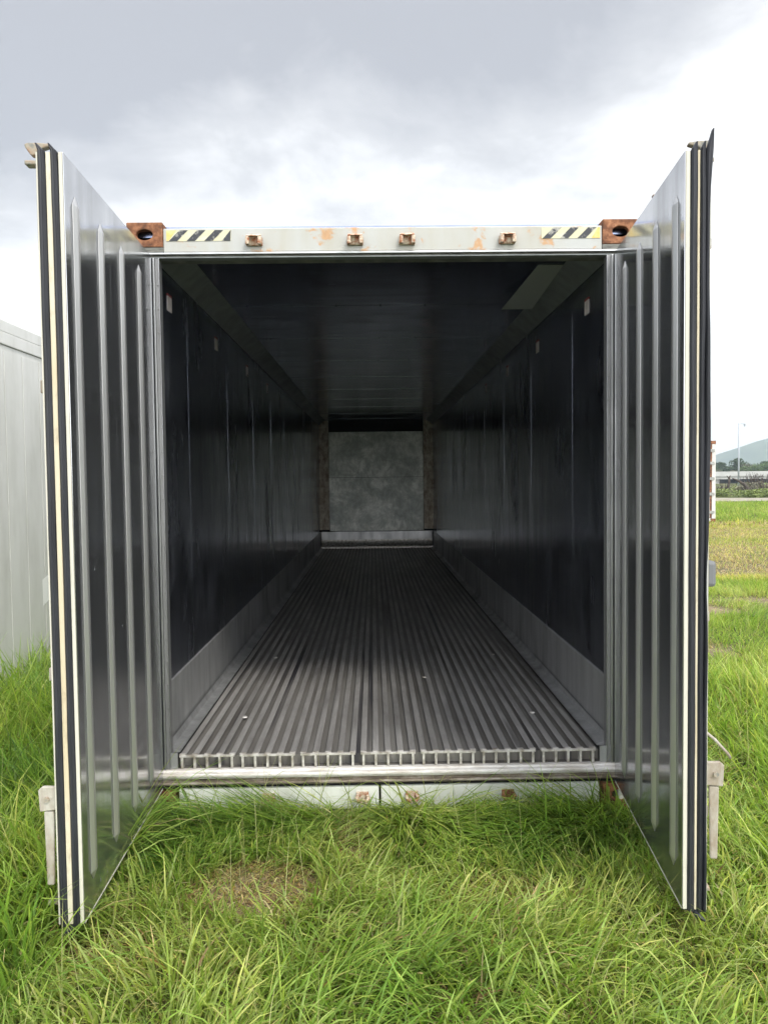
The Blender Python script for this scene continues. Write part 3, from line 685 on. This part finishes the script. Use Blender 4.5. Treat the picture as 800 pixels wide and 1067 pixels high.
# ------------------------------------------------------------------ neighbouring white container on the left
nb = empty('shipping_container', (-4.06, 5.3, 0)); tag(nb, 'closed dirty white shipping container seen side-on at the left edge', 'container')
mNW = painted('neighbour_white', (.60,.60,.57), rs=.74, scale=5, grime=(.40,.40,.36), rust=(.40,.36,.28))
m = MB(); m.box(-1.21, 1.205, -6.05, 6.05, .16, 2.70)
y = -5.9
while y < 5.9:
    m.box(1.2055, 1.211, y, y+.289, .175, 2.66); y += .305
m.build('side_wall', mNW, nb, bevel=.0015)
MB().box(-1.218, 1.218, -6.06, 6.06, 2.704, 2.80).box(-1.212, 1.212, -6.05, 6.05, 2.803, 2.89).build('top_rail', mNW, nb, bevel=.006)
MB().box(-1.218, 1.218, -6.06, 6.06, .02, .155).build('bottom_rail', mNW, nb, bevel=.006)
mLogo = Mat('pale_lettering_patch').set(col=(.80,.80,.78), rough=.5)
MB().prism([(-2.6,.62),(-2.0,.80),(-2.0,.98),(-2.6,.84)], 1.211, 1.212, 'x').build('faded_decal', mLogo, nb)
for sx in (-1, 1):
    for sy in (-1, 1):
        for z in (0, 2.785):
            MB().box(sx*1.222-.081*(1+sx), sx*1.222+.081*(1-sx), sy*6.1-.089*(1+sy), sy*6.1+.089*(1-sy), z, z+.118).build('corner_casting', mRust, nb, bevel=.005)

# ------------------------------------------------------------------ far container on the right
fc_ = empty('shipping_container', (10.86, 23.5, 0)); tag(fc_, 'distant closed white shipping container end with rusty top corner behind right door', 'container')
MB().box(-1.16, 1.16, .16, 6.0, .16, 2.84).build('side_wall', mOuter, fc_)
for sx in (-1, 1):
    a0, a1 = sorted((sx*1.09, sx*1.219)); MB().box(a0, a1, 0, .155, .12, 2.775).build('corner_post', mNW, fc_)
    a0, a1 = sorted((sx*1.02, sx*1.088)); MB().box(a0, a1, .02, .15, .14, 2.775).build('post_gap', mRust, fc_)
    a0, a1 = sorted((sx*.012, sx*1.018)); dr = MB().box(a0, a1, .02, .1, .16, 2.74).build('door', mNW, fc_)
    for z in (.35, 1.0, 1.55, 2.1, 2.55):
        a0, a1 = sorted((sx*.80, sx*1.17)); MB().box(a0, a1, -.03, .018, z-.05, z+.05).build('hinge', mGalv, dr)
    for xx in (.25, .72): MB().cyl((sx*xx, -.03, .2), (sx*xx, -.03, 2.72), .02, 8).build('lock_rod', mGalv, dr)
    for z in (0, 2.778):
        a0, a1 = sorted((sx*1.045, sx*1.222)); MB().box(a0, a1, -.01, .17, z, z+.118).build('corner_casting', mRust, fc_, bevel=.005)
MB().box(-1.04, 1.04, 0, .15, 2.76, 2.88).build('door_header', mNW, fc_)
MB().box(-1.04, 1.04, 0, .15, .02, .14).build('door_sill', mNW, fc_)
fc_.location = (10.86+.06, 23.5, 0)

# ------------------------------------------------------------------ far field: track, lamp, stumps, bushes, bridge, trees, hill
def camx(px, dist): return -.065+(px-389)/801*dist
mTrack = Mat('pale_track'); a = mTrack.noise(1.5, 5); mTrack.set(col=mTrack.ramp(a, [(.3,(.34,.31,.25)),(.7,(.24,.21,.15))]), rough=.95)
tv, tf = [], []
for i in range(60):
    xx = 4+i*1.2; yc = 45.6-.18*(xx-20)+.8*math.sin(xx*.12)
    for k in range(5):
        yy = yc-2.1+k*1.05; tv.append((xx, yy, float(gz(xx, yy))+.06+.10*(k in (1,2,3))))
for i in range(59):
    for k in range(4): tf.append((i*5+k, (i+1)*5+k, (i+1)*5+k+1, i*5+k+1))
mb = MB(); mb.v, mb.f = tv, tf; tr_o = mb.build('track', mTrack, smooth=True); tag(tr_o, kind='structure')

lamp = empty('street_lamp', (camx(771.5, 100), 96.2, 0)); tag(lamp, 'tall thin galvanised lamp post with short arm by the distant bridge', 'street lamp')
mPole = Mat('lamp_galvanised').set(col=(.42,.45,.48), metal=.3, rough=.5)
MB().tube([(0,0,-.3),(0,0,4),(0,0,8.45)], [.125,.10,.085], 10).build('pole', mPole, lamp, smooth=True)
MB().tube([(0,0,8.35),(.35,0,8.42),(.72,0,8.40)], [.05,.045,.04], 8).build('arm', mPole, lamp)
MB().prism([(.62,8.42),(.86,8.40),(.90,8.05),(.74,8.02)], -.12, .12, 'y').build('lamp_head', mPole, lamp, bevel=.02)

mBark = Mat('dead_bark'); a = mBark.noise(6, 5); mBark.set(col=mBark.ramp(a, [(.3,(.028,.022,.018)),(.7,(.085,.065,.05))]), rough=.9)
def stump(px, dist, label, pts, rad):
    mb = MB(); x0 = camx(px, dist); y0 = dist-3.77; z0 = float(gz(x0, y0))
    for P, R_ in zip(pts, rad): mb.tube([(x0+p[0], y0+p[1], z0+p[2]) for p in P], R_, 8)
    o = mb.build('dead_trunk', mBark, smooth=True); tag(o, label, 'dead tree', 'dead trunks in the rough bank'); return o
stump(761, 62, 'dark crooked dead trunk leaning right beside the distant container', [[(-.3,0,-.2),(-.1,0,.35),(.05,0,.9),(.12,.1,1.35),(.2,.1,1.5)],[(-.1,0,.3),(-.6,.1,.12)],[(.1,.1,1.2),(-.1,.1,1.5)]], [[.16,.13,.10,.07,.03],[.09,.05],[.05,.02]])
stump(775, 60, 'brown fallen dead trunk slanting down beneath the lamp post', [[(.5,0,-.2),(.55,0,.35),(.2,0,.8),(-.3,.1,1.15),(-.7,.1,1.3)],[(.55,0,.3),(.75,0,.7)],[(.2,0,.8),(.25,.1,1.1)]], [[.20,.17,.13,.08,.03],[.07,.03],[.05,.02]])

def leaf_cloud(n, centres, radii, size, flat=.8):
    c = np.array(centres); r = np.array(radii); k = rng.integers(0, len(c), n)
    d = rng.normal(size=(n,3)); d /= np.linalg.norm(d, axis=1)[:,None]
    p = c[k]+d*(r[k]*(.45+.6*rng.random(n)**.5))[:,None]*np.array([1,1,flat])
    a = rng.normal(size=(n,3)); a /= np.linalg.norm(a, axis=1)[:,None]; b = np.cross(a, rng.normal(size=(n,3))); b /= np.linalg.norm(b, axis=1)[:,None]
    s = size*(.6+.8*rng.random(n))[:,None]
    V = np.stack([p-a*s, p+b*s*.6, p+a*s, p-b*s*.6], 1); return V.reshape(-1,3)
def leaf_mat(name, c0, c1):
    m = Mat(name); a = m.noise(.8, 4, .6); b = m.noise(6, 3)
    m.set(col=m.mix(m.rng(b,.4,.6,0,.5), m.ramp(a, [(.35,c0),(.65,c1)]), c1), rough=.6, spec=.25); return m
def cloud_obj(name, V, mat, parent):
    n = len(V)//4; me = bpy.data.meshes.new(name); me.from_pydata(V.tolist(), [], np.arange(n*4).reshape(-1,4).tolist()); me.materials.append(mat.m)
    o = bpy.data.objects.new(name, me); COL.objects.link(o); o.parent = parent; return o
mLfA = leaf_mat('foliage_dark', (.028,.055,.020), (.060,.10,.032)); mLfB = leaf_mat('foliage_light', (.06,.11,.028), (.11,.17,.045)); mLfC = leaf_mat('foliage_grey', (.07,.085,.045), (.13,.13,.08))
mTrunk = mBark
def make_tree(kind):
    o = empty('tree'); mat = (mLfA, mLfB, mLfC)[kind]; h = (6.2, 5.3, 4.6)[kind]
    tk = MB().tube([(0,0,-.3),(.1,0,h*.3),(0,.1,h*.6),(.05,0,h*.85)], [.22,.17,.11,.04], 8)
    for a in (0, 2.1, 4.2): tk.tube([(.05,0,h*.35),(.8*math.cos(a),.8*math.sin(a),h*.55),(1.4*math.cos(a),1.4*math.sin(a),h*.72)], [.11,.07,.02], 6)
    tk.build('trunk', mTrunk, o, smooth=True)
    cs, rs = [], []
    for i in range(16):
        a = random.random()*6.28; q = random.random(); cs.append((math.cos(a)*2.1*q, math.sin(a)*2.1*q, h*(.32+.55*random.random()*(1-.5*q)))); rs.append(.7+.7*random.random())
    cloud_obj('crown', leaf_cloud(3600, cs, rs, .16), mat, o); return o
kinds = [make_tree(k) for k in range(3)]
used = [False]*3
tl = [('dark round-topped tree','pale green bushy tree','grey green ragged tree')]
ORD = 'first second third fourth fifth sixth seventh eighth ninth tenth eleventh twelfth thirteenth fourteenth fifteenth'.split()
spots = [(742,200,0,1.0),(752,205,0,.95),(760,212,1,.85),(771,203,0,1.12),(779,200,2,1.05),(786,196,1,.98),(793,204,1,1.02),(800,210,0,.95),(808,199,1,1.08),(818,206,0,1.1),(765,196,2,.70),(749,195,2,.72),(829,203,1,1.0),(730,204,0,1.0)]
for i, (px, d, k, s) in enumerate(spots):
    if not used[k]: o = kinds[k]; used[k] = True
    else: o = copy_tree(kinds[k])
    xx = camx(px, d); o.location = (xx, d-3.77, float(gz(xx, d-3.77))); o.rotation_euler.z = random.random()*6.28; o.scale = (s*1.15, s*1.15, s)
    rank = sorted(q[0] for q in spots).index(px)
    tag(o, tl[0][k]+', '+ORD[rank]+' from the left in the row behind the distant bridge', 'tree', 'trees behind the bridge')
# rough bushes on the bank in front of the bridge
mBush = leaf_mat('bank_scrub', (.15,.15,.09), (.28,.26,.18)); mBushG = leaf_mat('bank_green', (.15,.20,.055), (.24,.29,.09))
def make_bush(mat, h):
    o = empty('bush'); cs = [(random.uniform(-.7,.7), random.uniform(-.5,.5), random.uniform(.1,h*.7)) for _ in range(8)]; rs = [random.uniform(.2,.42) for _ in cs]
    cloud_obj('foliage', leaf_cloud(1300, cs, rs, .055, .9), mat, o)
    st = MB()
    for _ in range(7):
        a = random.random()*6.28; st.tube([(0,0,-.1),(.2*math.cos(a),.2*math.sin(a),h*.5),(.5*math.cos(a),.5*math.sin(a),h*(1+.35*random.random()))], [.03,.02,.008], 5)
    st.build('stems', mBark, o); return o
bk = [make_bush(mBush, 1.1), make_bush(mBushG, .75)]; ub = [False, False]
bs = [(752,58,1,1),(757,66,0,.8),(768,66,1,1.0),(779,64,0,1.1),(784,68,0,1.25),(789,63,0,1.15),(794,66,0,1.3),(799,62,0,1.2),(804,66,0,1.2),(811,64,1,1.3),(783,56,1,.9),(792,55,1,1.0),(802,56,1,.9),(746,60,1,.9),(820,66,0,1.2)]
for i, (px, d, k, s) in enumerate(bs):
    if not ub[k]: o = bk[k]; ub[k] = True
    else: o = copy_tree(bk[k])
    xx = camx(px, d); o.location = (xx, d-3.77, float(gz(xx, d-3.77))-.05); o.rotation_euler.z = random.random()*6.28; o.scale = (s*1.3, s*1.3, s)
    rank = sorted(q[0] for q in bs if q[2] == k).index(px)
    tag(o, ('brown leggy scrub bush, ' if k == 0 else 'low bright green bush, ')+ORD[rank]+' from left on the bank before the bridge', 'bush', 'scrub along the bank')
# bridge
bx0, bx1, by = camx(746, 150)-1.2, camx(800, 150)+42, 146.0
brg = empty('road_bridge', ((bx0+bx1)/2, by, 0)); tag(brg, 'long low pale concrete road bridge across the far field', 'bridge')
mCon = Mat('bridge_concrete'); a = mCon.noise(.6, 5); mCon.set(col=mCon.ramp(a, [(.3,(.50,.50,.48)),(.7,(.36,.36,.34))]), rough=.8)
hw = (bx1-bx0)/2
MB().box(-hw, hw, -.25, .0, 1.50, 2.45).box(-hw, hw, 8, 8.25, 1.50, 2.45).build('parapet', mCon, brg)
MB().box(-hw, hw, .001, 8, .95, 1.60).build('deck', mCon, brg)
for k in range(5): MB().box(-hw+2+k*(2*hw-4)/4-.4, -hw+2+k*(2*hw-4)/4+.4, .6, 7.4, -.8, .949).build('pier', mCon, brg)
MB().prism([(-hw-10,-.6),(-hw-.01,-.6),(-hw-.01,2.2),(-hw-1,2.1)], 0.2, 8, 'y').build('abutment', mCon, brg)
mDk = Mat('bridge_under_shade').set(col=(.05,.06,.07), rough=.8)
MB().box(-hw+.1, hw-.1, 7.5, 7.9, -.8, .94).build('shade_backing', mDk, brg)  # added dark sheet, its colour standing in for the shade under the deck

# hill
hx = np.linspace(200, 2500, 100); hy = np.linspace(1150, 1850, 40); HX, HY = np.meshgrid(hx, hy)
HZ = 128*np.exp(-((HX-1010)/222)**2/2)+70*np.exp(-((HX-1700)/350)**2/2)
HZ *= np.exp(-((HY-1500)/130)**2/2)
HZ += (vnoise(HX, HY, 130, 91)-.5)*12*np.clip(HZ/40, 0, 1)+(vnoise(HX, HY, 36, 92)-.5)*5*np.clip(HZ/40, 0, 1)-3
i_ = np.arange(HX.size).reshape(HX.shape); hf = np.stack([i_[:-1,:-1].ravel(), i_[:-1,1:].ravel(), i_[1:,1:].ravel(), i_[1:,:-1].ravel()], 1)
mb = MB(); mb.v = np.stack([HX.ravel(), HY.ravel(), HZ.ravel()], 1).tolist(); mb.f = hf.tolist()
mHill = Mat('forested_hill'); a = mHill.noise(.02, 6, .7); mHill.set(col=mHill.ramp(a, [(.35,(.03,.055,.022)),(.65,(.09,.12,.045))]), rough=.95, spec=.1)
hill = mb.build('hill', mHill, smooth=True, fix=False); tag(hill, kind='structure')

# haze: the damp air between here and the hill
hz = MB().box(-800, 2600, -60, 1900, -12, 140)
mH = bpy.data.materials.new('damp_air'); mH.use_nodes = True; n_ = mH.node_tree.nodes; n_.clear()
o_ = n_.new('ShaderNodeOutputMaterial'); v_ = n_.new('ShaderNodeVolumePrincipled'); v_.inputs['Color'].default_value = (.80,.92,1,1); v_.inputs['Density'].default_value = .00050
mH.node_tree.links.new(v_.outputs[0], o_.inputs['Volume'])
haze = hz.build('haze', mH); tag(haze, 'thin damp air veiling the far hill', kind='stuff')
